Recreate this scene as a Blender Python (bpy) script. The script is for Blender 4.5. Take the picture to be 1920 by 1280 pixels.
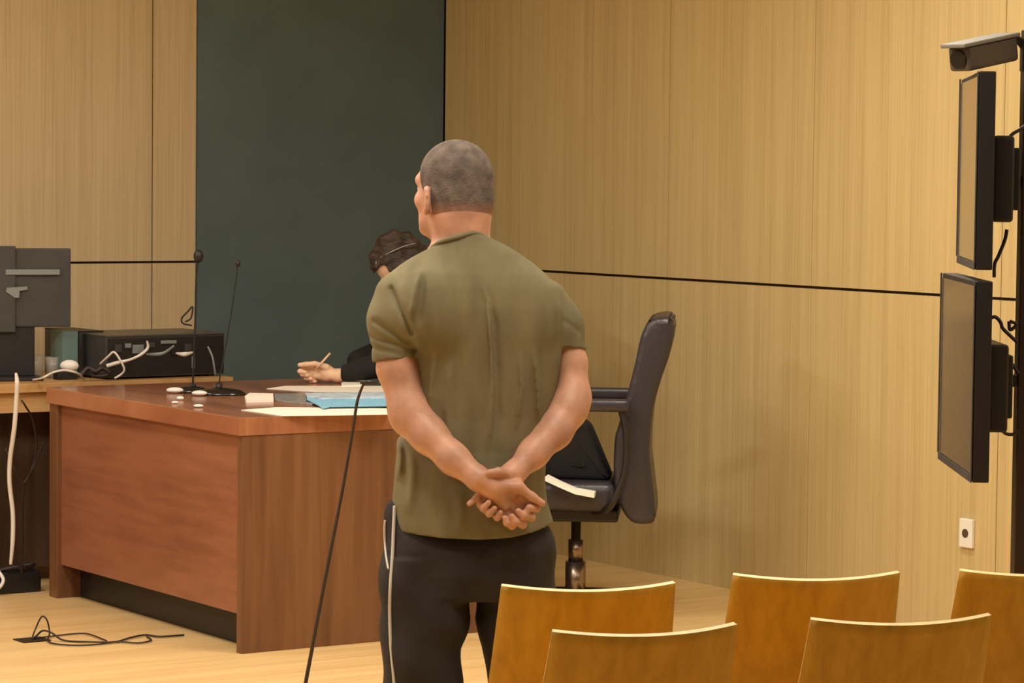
import bpy, bmesh, math, random
import numpy as np
from mathutils import Vector, Matrix

for o in list(bpy.data.objects): bpy.data.objects.remove(o)
scene = bpy.context.scene
COL = scene.collection
random.seed(4); np.random.seed(4)

# ------------------------------------------------------------------ camera
FPX, EYE = 5500.0, 1.65
PITCH, ROLL = math.atan(315/5500), 0.011
fw = Vector((0, math.cos(PITCH), -math.sin(PITCH)))
up0 = Vector((0, math.sin(PITCH), math.cos(PITCH)))
rt0 = Vector((1, 0, 0))
rt = rt0*math.cos(ROLL) + up0*math.sin(ROLL)
up = up0*math.cos(ROLL) - rt0*math.sin(ROLL)
cd = bpy.data.cameras.new('camera'); cam = bpy.data.objects.new('camera', cd); COL.objects.link(cam)
cd.sensor_width = 36; cd.lens = 36*FPX/1920; cd.clip_end = 100; cd.clip_start = .1
mw = Matrix((rt, up, -fw)).transposed().to_4x4(); mw.translation = (0, 0, EYE)
cam.matrix_world = mw
scene.camera = cam

# ------------------------------------------------------------------ world, exposure
scene.view_settings.view_transform = 'Standard'
scene.view_settings.look = 'None'
scene.view_settings.gamma = 1
scene.view_settings.use_curve_mapping = False
scene.view_settings.exposure = 0.0
w = bpy.data.worlds.new('world'); scene.world = w; w.use_nodes = True
w.node_tree.nodes['Background'].inputs[0].default_value = (1.0, .95, .88, 1)
w.node_tree.nodes['Background'].inputs[1].default_value = 0.10

# room frame: origin in the far corner, x along the back wall, y along the right wall
TH = math.radians(33.4)
V = Vector((math.cos(TH), math.sin(TH), 0)); U = Vector((-math.sin(TH), math.cos(TH), 0))
K = Vector((-.33, 13.5, 0))
def room(x, y, z=0): return K + V*x + U*y + Vector((0, 0, z))
CEIL = 3.15
LIGHTS = [(-1.5, -4.3, 45), (-1.4, -8.0, 20), (-3.9, -1.6, 18), (-3.9, -4.0, 52), (-3.5, -6.3, 36), (-6.6, -3.2, 96), (-6.6, -6.6, 16)]
for (x, y, e) in LIGHTS:
    l = bpy.data.lights.new('ceiling_lamp', 'AREA'); l.shape = 'RECTANGLE'; l.size = .6; l.size_y = 1.2
    l.energy = e; l.color = (1.0, .98, 1.0) if (y > -2 or x < -6) else (1.0, .95, .86)
    lo = bpy.data.objects.new('ceiling_lamp', l); COL.objects.link(lo)
    lo.location = room(x, y, CEIL-.06); lo.rotation_euler = (0, 0, TH)

# ------------------------------------------------------------------ pixel helpers (where a thing in the photo stands)
def ray(px, py): return fw*FPX + rt*(px-960) - up*(py-640)
def at(px, py, Y):
    d = ray(px, py); return Vector((0, 0, EYE)) + d*(Y/d.y)
def atz(px, py, z):
    d = ray(px, py); return Vector((0, 0, EYE)) + d*((z-EYE)/d.z)
def onwall(px, py, off=0.0):      # right wall plane, off metres into the room
    d = ray(px, py); o = Vector((0, 0, EYE)); p0 = K - V*off
    return o + d*((p0-o).dot(V)/d.dot(V))
def onback(px, py, off=0.0):
    d = ray(px, py); o = Vector((0, 0, EYE)); p0 = K - U*off
    return o + d*((p0-o).dot(U)/d.dot(U))

# ------------------------------------------------------------------ materials
def lin(c):
    return tuple(((v/255)/12.92 if v/255 <= .04045 else ((v/255+.055)/1.055)**2.4) for v in c) + (1,)
def mat(name, rgb, rough=.6, metal=0, var=.0, scale=8, bump=0, bscale=60, alpha=1, trans=0, emit=0, spec=.5, stretch=(1, 1, 1), rgb2=None):
    m = bpy.data.materials.new(name); m.use_nodes = True
    nt = m.node_tree; b = nt.nodes['Principled BSDF']
    b.inputs['Base Color'].default_value = lin(rgb); b.inputs['Roughness'].default_value = rough
    b.inputs['Metallic'].default_value = metal
    b.inputs['Specular IOR Level'].default_value = spec
    if trans: b.inputs['Transmission Weight'].default_value = trans
    if alpha < 1: b.inputs['Alpha'].default_value = alpha
    if emit:
        b.inputs['Emission Color'].default_value = lin(rgb); b.inputs['Emission Strength'].default_value = emit
    tc = nt.nodes.new('ShaderNodeTexCoord'); mp = nt.nodes.new('ShaderNodeMapping')
    mp.inputs['Scale'].default_value = stretch
    nt.links.new(tc.outputs['Object'], mp.inputs[0])
    if var or rgb2:
        n = nt.nodes.new('ShaderNodeTexNoise'); n.inputs['Scale'].default_value = scale; n.inputs['Detail'].default_value = 5
        nt.links.new(mp.outputs[0], n.inputs['Vector'])
        r = nt.nodes.new('ShaderNodeValToRGB')
        c1 = rgb2 if rgb2 else tuple(v*(1-var) for v in rgb)
        c2 = rgb if rgb2 else tuple(min(255, v*(1+var*.6)) for v in rgb)
        r.color_ramp.elements[0].color = lin(c1); r.color_ramp.elements[0].position = .35
        r.color_ramp.elements[1].color = lin(c2); r.color_ramp.elements[1].position = .65
        nt.links.new(n.outputs['Fac'], r.inputs[0]); nt.links.new(r.outputs[0], b.inputs['Base Color'])
    if bump:
        n2 = nt.nodes.new('ShaderNodeTexNoise'); n2.inputs['Scale'].default_value = bscale; n2.inputs['Detail'].default_value = 4
        nt.links.new(mp.outputs[0], n2.inputs['Vector'])
        bp = nt.nodes.new('ShaderNodeBump'); bp.inputs['Strength'].default_value = bump; bp.inputs['Distance'].default_value = .01
        nt.links.new(n2.outputs['Fac'], bp.inputs['Height']); nt.links.new(bp.outputs[0], b.inputs['Normal'])
    return m
def wood(name, c_dark, c_mid, c_light, fine=(60, 60, 1.4), broad=(5, 5, .5), rough=.5, spec=.35, broad_amt=.5):
    m = bpy.data.materials.new(name); m.use_nodes = True
    nt = m.node_tree; b = nt.nodes['Principled BSDF']
    tc = nt.nodes.new('ShaderNodeTexCoord')
    fs = []
    for sc, det in ((fine, 4), (broad, 3)):
        mp = nt.nodes.new('ShaderNodeMapping'); mp.inputs['Scale'].default_value = sc
        nt.links.new(tc.outputs['Object'], mp.inputs[0])
        n = nt.nodes.new('ShaderNodeTexNoise'); n.inputs['Scale'].default_value = 1; n.inputs['Detail'].default_value = det
        n.inputs['Distortion'].default_value = .4
        nt.links.new(mp.outputs[0], n.inputs['Vector']); fs.append(n)
    mx = nt.nodes.new('ShaderNodeMix'); mx.inputs[0].default_value = broad_amt
    nt.links.new(fs[0].outputs['Fac'], mx.inputs[2]); nt.links.new(fs[1].outputs['Fac'], mx.inputs[3])
    r = nt.nodes.new('ShaderNodeValToRGB'); e = r.color_ramp.elements
    e[0].position = .36; e[0].color = lin(c_dark); e[1].position = .64; e[1].color = lin(c_light)
    q = e.new(.5); q.color = lin(c_mid)
    nt.links.new(mx.outputs[0], r.inputs[0]); nt.links.new(r.outputs[0], b.inputs['Base Color'])
    b.inputs['Roughness'].default_value = rough; b.inputs['Specular IOR Level'].default_value = spec
    return m

M = {}
M['wall'] = wood('beech_veneer', (192, 169, 117), (204, 181, 127), (211, 189, 135), fine=(110, 110, 1.6), broad=(22, 22, .3), rough=.55)
M['wall_b'] = wood('beech_veneer_cool_light', (194, 172, 132), (206, 185, 145), (213, 193, 152), fine=(110, 110, 1.6), broad=(22, 22, .3), rough=.55)  # same beech; cooler light on the back wall is put into the greyer colour
M['gap'] = mat('panel_gap', (58, 36, 20), .8)
M['green'] = mat('green_panel', (88, 106, 106), .75, bump=.05, bscale=300, var=.05, scale=3)
M['floor'] = wood('floor_boards', (214, 176, 116), (227, 191, 130), (234, 201, 143), fine=(1.6, 50, 50), broad=(.5, 9, 9), rough=.38)
M['ceil'] = mat('ceiling_paint', (225, 220, 208), .9)
M['plaster'] = mat('plain_wall', (206, 180, 140), .8)
M['lamp'] = mat('lamp_diffuser', (255, 236, 200), .5, emit=3)
M['white_metal'] = mat('white_metal', (220, 220, 214), .4)
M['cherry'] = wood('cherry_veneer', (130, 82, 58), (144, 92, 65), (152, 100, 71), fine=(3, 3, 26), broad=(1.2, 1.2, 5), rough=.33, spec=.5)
M['cherry_v'] = wood('cherry_upright_grain_shaded', (98, 64, 42), (114, 76, 50), (126, 87, 57), fine=(30, 30, 1.6), broad=(7, 7, .6), rough=.36, spec=.5)  # upright grain; shade of the desk end is darkened into the colour
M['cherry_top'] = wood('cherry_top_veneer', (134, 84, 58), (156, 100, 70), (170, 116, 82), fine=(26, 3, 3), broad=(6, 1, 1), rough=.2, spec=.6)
M['pale'] = wood('pale_desk_veneer', (176, 132, 82), (196, 154, 100), (208, 168, 114), fine=(2, 30, 30), broad=(1, 5, 5), rough=.4)
M['dull_brown'] = wood('dull_brown_veneer', (70, 52, 40), (88, 66, 48), (104, 78, 56), fine=(30, 30, 2), broad=(4, 4, .6))
M['ply'] = wood('plywood_shell', (188, 142, 44), (204, 156, 50), (214, 166, 58), fine=(40, 40, 2), broad=(6, 6, 1), rough=.42)
M['ply_edge'] = mat('plywood_edge', (248, 218, 160), .5, var=.05, scale=40)
M['metal'] = mat('steel_tube', (150, 146, 140), .3, 1)
M['chrome'] = mat('worn_chrome', (150, 132, 116), .28, .9)
M['black'] = mat('black_plastic', (30, 28, 27), .45, bump=.04, bscale=200)
M['blackgloss'] = mat('glossy_black', (26, 24, 24), .18)
M['leather'] = mat('black_leather', (52, 48, 52), .36, bump=.18, bscale=45)
M['darkgrey'] = mat('dark_grey_plastic', (62, 62, 60), .5, var=.08, scale=14)
M['grey'] = mat('mid_grey_plastic', (126, 134, 132), .5)
M['teal'] = mat('teal_grey_card', (98, 124, 120), .6, var=.05)
M['white'] = mat('white_plastic', (240, 236, 226), .5)
M['paper'] = mat('white_paper', (250, 244, 230), .7)
M['blue'] = mat('light_blue_card', (146, 208, 240), .5, var=.04, scale=20)
M['smoke'] = mat('grey_plastic_sleeve', (158, 156, 152), .25, var=.1, scale=30)
M['glass'] = mat('clear_plastic', (206, 198, 184), .15, alpha=.45)
M['screen'] = mat('glossy_screen', (226, 214, 200), .14, .92)
M['skin'] = mat('skin', (192, 144, 118), .5, var=.09, scale=16, bump=.08, bscale=90)
M['skin_pale'] = mat('pale_skin', (236, 196, 160), .5, var=.07, scale=18)
M['shirt'] = mat('olive_jersey', (122, 115, 88), .92, var=.07, scale=10, bump=.22, bscale=22, spec=.15, stretch=(1.6, 1, .5))
M['trouser'] = mat('black_tracksuit_fabric', (46, 42, 41), .8, var=.1, scale=8, bump=.25, bscale=12, spec=.25)
M['piping'] = mat('white_piping', (196, 192, 180), .6)
M['hair'] = mat('cropped_hair', (108, 96, 88), .85, var=.16, scale=38, bump=.5, bscale=330, spec=.2)
M['darkhair'] = mat('dark_hair', (64, 52, 46), .5, var=.35, scale=22, bump=.8, bscale=60, stretch=(1, 1, 3))
M['robe'] = mat('black_robe', (24, 22, 22), .85, bump=.3, bscale=20)
M['cable'] = mat('black_cable', (44, 32, 24), .5)
M['cable_w'] = mat('white_cable', (226, 218, 204), .5)
M['eye'] = mat('eye_white', (230, 226, 220), .3)
M['brass'] = mat('plug_hole', (90, 70, 50), .5)

# ------------------------------------------------------------------ mesh helpers
def link(name, me, parent=None):
    o = bpy.data.objects.new(name, me); COL.objects.link(o)
    if parent: o.parent = parent
    return o
def empty(name, loc, rz=0, label=None, cat=None, group=None):
    o = bpy.data.objects.new(name, None); COL.objects.link(o)
    o.location = loc; o.rotation_euler = (0, 0, rz); o.empty_display_size = .05
    tag(o, label, cat, group); return o
def tag(o, label=None, cat=None, group=None, kind=None):
    if label: o['label'] = label
    if cat: o['category'] = cat
    if group: o['group'] = group
    if kind: o['kind'] = kind
    return o
class MB:
    def __init__(s): s.bm = bmesh.new()
    def box(s, x0, x1, y0, y1, z0, z1, mi=0, M4=None, bev=0):
        b2 = bmesh.new()
        vs = [b2.verts.new((x, y, z)) for x in (x0, x1) for y in (y0, y1) for z in (z0, z1)]
        for f in ((0, 1, 3, 2), (4, 6, 7, 5), (0, 4, 5, 1), (2, 3, 7, 6), (0, 2, 6, 4), (1, 5, 7, 3)):
            b2.faces.new([vs[i] for i in f])
        if bev: bmesh.ops.bevel(b2, geom=b2.edges[:], offset=bev, segments=3, profile=.6, affect='EDGES')
        if M4: b2.transform(M4)
        for f in b2.faces: f.material_index = mi
        s._merge(b2); return s
    def _merge(s, b2):
        me = bpy.data.meshes.new('tmp'); b2.to_mesh(me); b2.free()
        s.bm.from_mesh(me); bpy.data.meshes.remove(me)
    def tube(s, pts, r, seg=10, smooth=True, mi=0, cap=True):
        pts = [Vector(p) for p in pts]
        rs = r if isinstance(r, (list, tuple)) else [r]*len(pts)
        if smooth and len(pts) > 2:
            np_, nr = [], []
            for i in range(len(pts)-1):
                p0 = pts[max(i-1, 0)]; p1 = pts[i]; p2 = pts[i+1]; p3 = pts[min(i+2, len(pts)-1)]
                for k in range(8):
                    t = k/8
                    np_.append(.5*((2*p1)+(p2-p0)*t+(2*p0-5*p1+4*p2-p3)*t*t+(3*p1-p0-3*p2+p3)*t**3)); nr.append(rs[i]*(1-t)+rs[i+1]*t)
            np_.append(pts[-1]); nr.append(rs[-1]); pts, rs = np_, nr
        rings = []; n = None
        for i, p in enumerate(pts):
            t = (pts[min(i+1, len(pts)-1)]-pts[max(i-1, 0)])
            if t.length < 1e-9: t = Vector((0, 0, 1))
            t.normalize()
            if n is None:
                n = t.orthogonal().normalized()
            else:
                n = (n - t*n.dot(t)); n = n.normalized() if n.length > 1e-6 else t.orthogonal().normalized()
            b = t.cross(n)
            rings.append([s.bm.verts.new(p + (n*math.cos(a)+b*math.sin(a))*rs[i]) for a in [2*math.pi*k/seg for k in range(seg)]])
        for a, b in zip(rings, rings[1:]):
            for k in range(seg):
                f = s.bm.faces.new((a[k], a[(k+1) % seg], b[(k+1) % seg], b[k])); f.material_index = mi; f.smooth = True
        if cap:
            s.bm.faces.new(rings[0][::-1]).material_index = mi; s.bm.faces.new(rings[-1]).material_index = mi
        return s
    def lathe(s, prof, c=(0, 0, 0), seg=32, mi=0, M4=None):
        b2 = bmesh.new(); rings = []
        for (r, z) in prof:
            rings.append([b2.verts.new((max(r, 1e-4)*math.cos(2*math.pi*k/seg), max(r, 1e-4)*math.sin(2*math.pi*k/seg), z)) for k in range(seg)])
        for a, b in zip(rings, rings[1:]):
            for k in range(seg):
                f = b2.faces.new((a[k], a[(k+1) % seg], b[(k+1) % seg], b[k])); f.smooth = True; f.material_index = mi
        b2.faces.new(rings[0][::-1]); b2.faces.new(rings[-1])
        if M4: b2.transform(M4)
        b2.transform(Matrix.Translation(c)); s._merge(b2); return s
    def prism(s, poly, z0, z1, mi=0, M4=None, bev=0):     # polygon in x,y extruded in z
        b2 = bmesh.new(); vs = [b2.verts.new((x, y, z0)) for x, y in poly]
        f = b2.faces.new(vs); r = bmesh.ops.extrude_face_region(b2, geom=[f])
        for v in r['geom']:
            if isinstance(v, bmesh.types.BMVert): v.co.z = z1
        bmesh.ops.recalc_face_normals(b2, faces=b2.faces[:])
        if bev: bmesh.ops.bevel(b2, geom=b2.edges[:], offset=bev, segments=3, profile=.6, affect='EDGES')
        if M4: b2.transform(M4)
        for f in b2.faces: f.material_index = mi
        s._merge(b2); return s
    def build(s, name, mats, parent=None, smooth=False):
        me = bpy.data.meshes.new(name)
        bmesh.ops.recalc_face_normals(s.bm, faces=s.bm.faces[:])
        if smooth:
            for f in s.bm.faces: f.smooth = True
        s.bm.to_mesh(me); s.bm.free()
        for m in (mats if isinstance(mats, (list, tuple)) else [mats]): me.materials.append(m)
        return link(name, me, parent)
def to_local(root, pts):
    inv = (Matrix.Translation(root.location) @ Matrix.Rotation(root.rotation_euler.z, 4, 'Z')).inverted()
    return [inv @ Vector(p) for p in pts]

# ------------------------------------------------------------------ implicit bodies
def axis(lo, hi, step, fine=None, fstep=None):
    if not fine: return np.arange(lo, hi+step, step)
    out = [lo]
    while out[-1] < hi:
        x = out[-1]; out.append(x + (fstep if fine[0] <= x <= fine[1] else step))
    return np.array(out)
class Field:
    def __init__(s, xs, ys, zs):
        s.a = [np.asarray(q, dtype=np.float32) for q in (xs, ys, zs)]
        s.F = np.full([len(q) for q in s.a], .08, dtype=np.float32)
    def win(s, lo, hi, pad):
        sl = []
        for i in range(3):
            a = max(int(np.searchsorted(s.a[i], lo[i]-pad)), 0); b = min(int(np.searchsorted(s.a[i], hi[i]+pad))+1, len(s.a[i]))
            if a >= b: return None, None
            sl.append(slice(a, b))
        g = np.meshgrid(*[s.a[i][sl[i]] for i in range(3)], indexing='ij', sparse=True)
        return tuple(sl), g
    def put(s, sl, d, k):
        a = s.F[sl]; d = d.astype(np.float32)
        h = np.clip(.5+.5*(a-d)/k, 0, 1)
        s.F[sl] = a*(1-h)+d*h-k*h*(1-h)
    def cone(s, p0, p1, r0, r1, k=.012, pad=.05):
        p0, p1 = Vector(p0), Vector(p1); R = max(r0, r1)
        sl, g = s.win([min(p0[i], p1[i])-R for i in range(3)], [max(p0[i], p1[i])+R for i in range(3)], pad)
        if sl is None: return s
        v = p1-p0; L = max(v.length_squared, 1e-9)
        t = np.clip(((g[0]-p0.x)*v.x+(g[1]-p0.y)*v.y+(g[2]-p0.z)*v.z)/L, 0, 1)
        d = np.sqrt((g[0]-p0.x-t*v.x)**2+(g[1]-p0.y-t*v.y)**2+(g[2]-p0.z-t*v.z)**2)-(r0+(r1-r0)*t)
        s.put(sl, d, k); return s
    def chain(s, pts, rs, k=.012, pad=.05):
        for i in range(len(pts)-1): s.cone(pts[i], pts[i+1], rs[i], rs[i+1], k, pad)
        return s
    def ell(s, c, r, ax=None, k=.02, pad=.05, sub=False):
        c = Vector(c); R = max(r)
        sl, g = s.win([c[i]-R for i in range(3)], [c[i]+R for i in range(3)], pad)
        if sl is None: return s
        if ax is None: ax = (Vector((1, 0, 0)), Vector((0, 1, 0)), Vector((0, 0, 1)))
        q = [(g[0]-c.x)*a.x+(g[1]-c.y)*a.y+(g[2]-c.z)*a.z for a in ax]
        k0 = np.sqrt(sum((q[i]/r[i])**2 for i in range(3))); k1 = np.sqrt(sum((q[i]/r[i]**2)**2 for i in range(3)))+1e-6
        d = k0*(k0-1)/k1
        if sub:
            a = -s.F[sl]; h = np.clip(.5+.5*(a-d)/k, 0, 1); s.F[sl] = -(a*(1-h)+d*h-k*h*(1-h))
        else: s.put(sl, d, k)
        return s
    def loft(s, rows, k=.02, n=2.3, pad=.05):        # rows: (z, cx, cy, a, b)
        rows = sorted(rows); r = np.array(rows, dtype=np.float32)
        lo = [(r[:, 1]-r[:, 3]).min(), (r[:, 2]-r[:, 4]).min(), r[0, 0]]; hi = [(r[:, 1]+r[:, 3]).max(), (r[:, 2]+r[:, 4]).max(), r[-1, 0]]
        sl, g = s.win(lo, hi, pad)
        z = g[2]; zz = np.clip(z, r[0, 0], r[-1, 0])
        cx, cy, a, b = [np.interp(zz, r[:, 0], r[:, i]) for i in (1, 2, 3, 4)]
        q = (np.abs((g[0]-cx)/a)**n+np.abs((g[1]-cy)/b)**n)**(1/n)
        m = np.minimum(a, b)
        d = (q-1)*m
        d = np.maximum(d, np.abs(z-(r[0, 0]+r[-1, 0])/2)-(r[-1, 0]-r[0, 0])/2)
        s.put(sl, d, k); return s
    def grid(s): return np.meshgrid(*s.a, indexing='ij', sparse=True)
    def cut(s, p, n):                                # remove the side n points to
        n = Vector(n).normalized(); g = s.grid()
        s.F = np.maximum(s.F, ((g[0]-p[0])*n.x+(g[1]-p[1])*n.y+(g[2]-p[2])*n.z).astype(np.float32)); return s
    def cut_local(s, p, n, R):                       # the same, only within R of p
        n = Vector(n).normalized(); g = s.grid()
        d = ((g[0]-p[0])*n.x+(g[1]-p[1])*n.y+(g[2]-p[2])*n.z).astype(np.float32)
        m = ((g[0]-p[0])**2+(g[1]-p[1])**2+(g[2]-p[2])**2) < R*R
        s.F = np.where(m, np.maximum(s.F, d), s.F); return s
    def build(s, name, m, parent, origin, smooth_iter=0):
        F = s.F; S = F < 0; X, Y, Z = s.a
        c = np.zeros([d-1 for d in F.shape], dtype=np.int8)
        for dx in (0, 1):
            for dy in (0, 1):
                for dz in (0, 1):
                    c += S[dx:F.shape[0]-1+dx, dy:F.shape[1]-1+dy, dz:F.shape[2]-1+dz]
        act = (c > 0) & (c < 8)
        ids = -np.ones(act.shape, dtype=np.int32); I = np.argwhere(act); ids[act] = np.arange(len(I))
        acc = np.zeros((len(I), 3)); cnt = np.zeros(len(I))
        cor = [(a, b, d) for a in (0, 1) for b in (0, 1) for d in (0, 1)]
        for a in cor:
            for b in cor:
                if sum(b)-sum(a) == 1 and sum(abs(b[i]-a[i]) for i in range(3)) == 1:
                    A = I+np.array(a); B = I+np.array(b)
                    f1 = F[A[:, 0], A[:, 1], A[:, 2]]; f2 = F[B[:, 0], B[:, 1], B[:, 2]]
                    mm = (f1 < 0) != (f2 < 0); t = np.where(mm, f1/(f1-f2+1e-12), 0)
                    for i in range(3):
                        P = s.a[i][A[:, i]]*(1-t)+s.a[i][B[:, i]]*t; acc[:, i] += np.where(mm, P, 0)
                    cnt += mm
        vs = acc/cnt[:, None]
        faces = []
        e = np.argwhere(S[:-1, 1:-1, 1:-1] != S[1:, 1:-1, 1:-1]); i, j, k = e[:, 0], e[:, 1]+1, e[:, 2]+1
        q = np.stack([ids[i, j-1, k-1], ids[i, j, k-1], ids[i, j, k], ids[i, j-1, k]], 1); fl = ~S[i, j, k]; q[fl] = q[fl][:, ::-1]; faces.append(q)
        e = np.argwhere(S[1:-1, :-1, 1:-1] != S[1:-1, 1:, 1:-1]); i, j, k = e[:, 0]+1, e[:, 1], e[:, 2]+1
        q = np.stack([ids[i-1, j, k-1], ids[i-1, j, k], ids[i, j, k], ids[i, j, k-1]], 1); fl = ~S[i, j, k]; q[fl] = q[fl][:, ::-1]; faces.append(q)
        e = np.argwhere(S[1:-1, 1:-1, :-1] != S[1:-1, 1:-1, 1:]); i, j, k = e[:, 0]+1, e[:, 1]+1, e[:, 2]
        q = np.stack([ids[i-1, j-1, k], ids[i, j-1, k], ids[i, j, k], ids[i-1, j, k]], 1); fl = ~S[i, j, k]; q[fl] = q[fl][:, ::-1]; faces.append(q)
        fc = np.concatenate(faces)
        if smooth_iter:
            ed = np.concatenate([fc[:, [0, 1]], fc[:, [1, 2]], fc[:, [2, 3]], fc[:, [3, 0]]])
            for _ in range(smooth_iter):
                sm = np.zeros_like(vs); n = np.zeros(len(vs))
                np.add.at(sm, ed[:, 0], vs[ed[:, 1]]); np.add.at(n, ed[:, 0], 1); np.add.at(sm, ed[:, 1], vs[ed[:, 0]]); np.add.at(n, ed[:, 1], 1)
                vs = vs*.4+.6*sm/n[:, None]
        vs = vs - np.array(origin)
        me = bpy.data.meshes.new(name)
        me.vertices.add(len(vs)); me.vertices.foreach_set('co', vs.astype(np.float32).ravel())
        me.loops.add(len(fc)*4); me.loops.foreach_set('vertex_index', fc.astype(np.int32).ravel())
        me.polygons.add(len(fc)); me.polygons.foreach_set('loop_start', np.arange(0, len(fc)*4, 4, dtype=np.int32))
        me.polygons.foreach_set('use_smooth', np.ones(len(fc), dtype=bool))
        me.update(calc_edges=True); me.validate()
        me.materials.append(m)
        return link(name, me, parent)

# ================================================================== the room
def struct(name, mb, mats, loc=K, rz=TH):
    o = mb.build(name, mats); o.location = loc; o.rotation_euler = (0, 0, rz); o['kind'] = 'structure'; return o
JZ = 1.226                                             # height of the long joint
RY0, RX0 = -14.0, -10.0
def panels(mb, along, edges, gap, zj, gz):
    for a, b in zip(edges, edges[1:]):
        for z0, z1 in ((0, zj-gz/2), (zj+gz/2, CEIL)):
            if along == 'y': mb.box(0, .018, a+gap/2, b-gap/2, z0, z1)
            else: mb.box(a+gap/2, b-gap/2, 0, .018, z0, z1)
rw = MB(); panels(rw, 'y', [RY0, -6.9, -5.85, -4.79, -3.74, -2.683, -1.752, -.02], .0035, JZ, .011)
rw.box(.019, .12, RY0, .1, 0, CEIL, 1)
struct('wall_right', rw, [M['wall'], M['gap']])
kb = (onback(285, 490)-K).dot(V); kg = (onback(368, 400)-K).dot(V)
bw = MB(); panels(bw, 'x', [RX0, kb-3.3, kb-2.2, kb-1.1, kb, kg], .006, JZ+.024, .010)
bw.box(RX0, .1, .019, .12, 0, CEIL, 1)
struct('wall_back', bw, [M['wall_b'], M['gap']])
gp = MB(); gp.box(kg, -.004, -.012, .018, 0, CEIL)
struct('trim_1', gp, [M['green']])
fl = MB(); fl.box(RX0, .1, RY0-1, .1, -.05, 0); struct('floor', fl, [M['floor']])
ce = MB(); ce.box(RX0, .1, RY0+3, .1, CEIL, CEIL+.05); struct('ceiling', ce, [M['ceil']])
lw = MB(); lw.box(RX0-.1, RX0, RY0, .1, 0, CEIL); struct('wall_left', lw, [M['plaster']])
for (x, y, e) in LIGHTS:
    r = empty('ceiling_light', room(x, y, CEIL), TH, 'flat rectangular white ceiling light above the courtroom', 'ceiling light', 'ceiling lights')
    m = MB()
    for a in ((-.32, -.3, -.62, .62), (.3, .32, -.62, .62), (-.3, .3, -.62, -.6), (-.3, .3, .6, .62)): m.box(*a, -.05, 0)
    m.build('frame', M['white_metal'], r)
    MB().box(-.3, .3, -.6, .6, -.03, -.01).build('diffuser', M['lamp'], r)

# ------------------------------------------------------------------ desk
C0 = at(450, 785, 9.94); C0.z = 0
DW, DL, DH, DT = 1.18, 1.577, .81, .062
desk = empty('desk', C0, TH, 'large cherry wood desk with papers, its corner towards the viewer', 'desk')
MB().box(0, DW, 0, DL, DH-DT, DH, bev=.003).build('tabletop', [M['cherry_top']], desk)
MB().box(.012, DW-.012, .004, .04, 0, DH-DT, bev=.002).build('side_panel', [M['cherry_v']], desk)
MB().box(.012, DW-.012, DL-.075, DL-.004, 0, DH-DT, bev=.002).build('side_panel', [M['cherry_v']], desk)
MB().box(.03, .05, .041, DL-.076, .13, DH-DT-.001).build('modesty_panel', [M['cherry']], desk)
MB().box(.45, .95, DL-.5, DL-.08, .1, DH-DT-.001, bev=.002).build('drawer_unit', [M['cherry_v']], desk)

MB().box(.11, .13, .041, DL-.076, 0, .135).build('plinth', M['black'], desk)

# side desk behind it, where the equipment stands
SD = Vector((-1.985, 11.36, 0)) - V*1.0
SDL = 2.02
sdk = empty('desk', SD, TH, 'pale topped side desk carrying the monitor and equipment at left edge', 'desk')
MB().box(0, SDL, 0, .72, DH-.035, DH, bev=.002).build('tabletop', [M['pale']], sdk)
MB().box(.0, SDL-.01, .03, .05, DH-.115, DH-.036).build('apron', [M['pale']], sdk)
MB().box(.02, SDL-.02, .2, .22, .06, DH-.12).build('back_panel', [M['dull_brown']], sdk)
MB().box(.02, .045, .05, .68, 0, DH-.036).build('leg', [M['dull_brown']], sdk)
MB().box(SDL-.045, SDL-.02, .05, .68, 0, DH-.036).build('leg', [M['dull_brown']], sdk)
MB().box(.93, .955, .05, .68, 0, DH-.036).build('leg', [M['darkgrey']], sdk)

# ------------------------------------------------------------------ wooden public chairs
def back_surface(w, h0, h1):
    nx, nz = 24, 16; P = []
    for j in range(nz+1):
        tz = j/nz; row = []
        for i in range(nx+1):
            t = -1+2*i/nx
            ww = w*(1.0+.10*(1-tz))
            z = h0+(h1-h0)*tz - .010*(1-t*t)*tz
            y = .035*t*t - .14*tz + .02*(1-tz)**2
            row.append(Vector((t*ww/2, y, z)))
        P.append(row)
    return P
def shell(P, th, name, parent):
    bm = bmesh.new(); nz, nx = len(P)-1, len(P[0])-1
    A = [[bm.verts.new(p) for p in row] for row in P]
    B = []
    for j in range(nz+1):
        row = []
        for i in range(nx+1):
            du = P[j][min(i+1, nx)]-P[j][max(i-1, 0)]; dv = P[min(j+1, nz)][i]-P[max(j-1, 0)][i]
            n = du.cross(dv).normalized(); row.append(bm.verts.new(P[j][i]+n*th))
        B.append(row)
    for j in range(nz):
        for i in range(nx):
            f = bm.faces.new((A[j][i], A[j][i+1], A[j+1][i+1], A[j+1][i])); f.smooth = True
            f = bm.faces.new((B[j][i], B[j+1][i], B[j+1][i+1], B[j][i+1])); f.smooth = True
    loop = [(0, i) for i in range(nx+1)]+[(j, nx) for j in range(1, nz+1)]+[(nz, i) for i in range(nx-1, -1, -1)]+[(j, 0) for j in range(nz-1, 0, -1)]
    for a, b in zip(loop, loop[1:]+loop[:1]):
        f = bm.faces.new((A[a[0]][a[1]], B[a[0]][a[1]], B[b[0]][b[1]], A[b[0]][b[1]])); f.material_index = 1
    bmesh.ops.recalc_face_normals(bm, faces=bm.faces[:])
    me = bpy.data.meshes.new(name); bm.to_mesh(me); bm.free(); me.materials.append(M['ply']); me.materials.append(M['ply_edge'])
    return link(name, me, parent)
CH_H = .80
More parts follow.
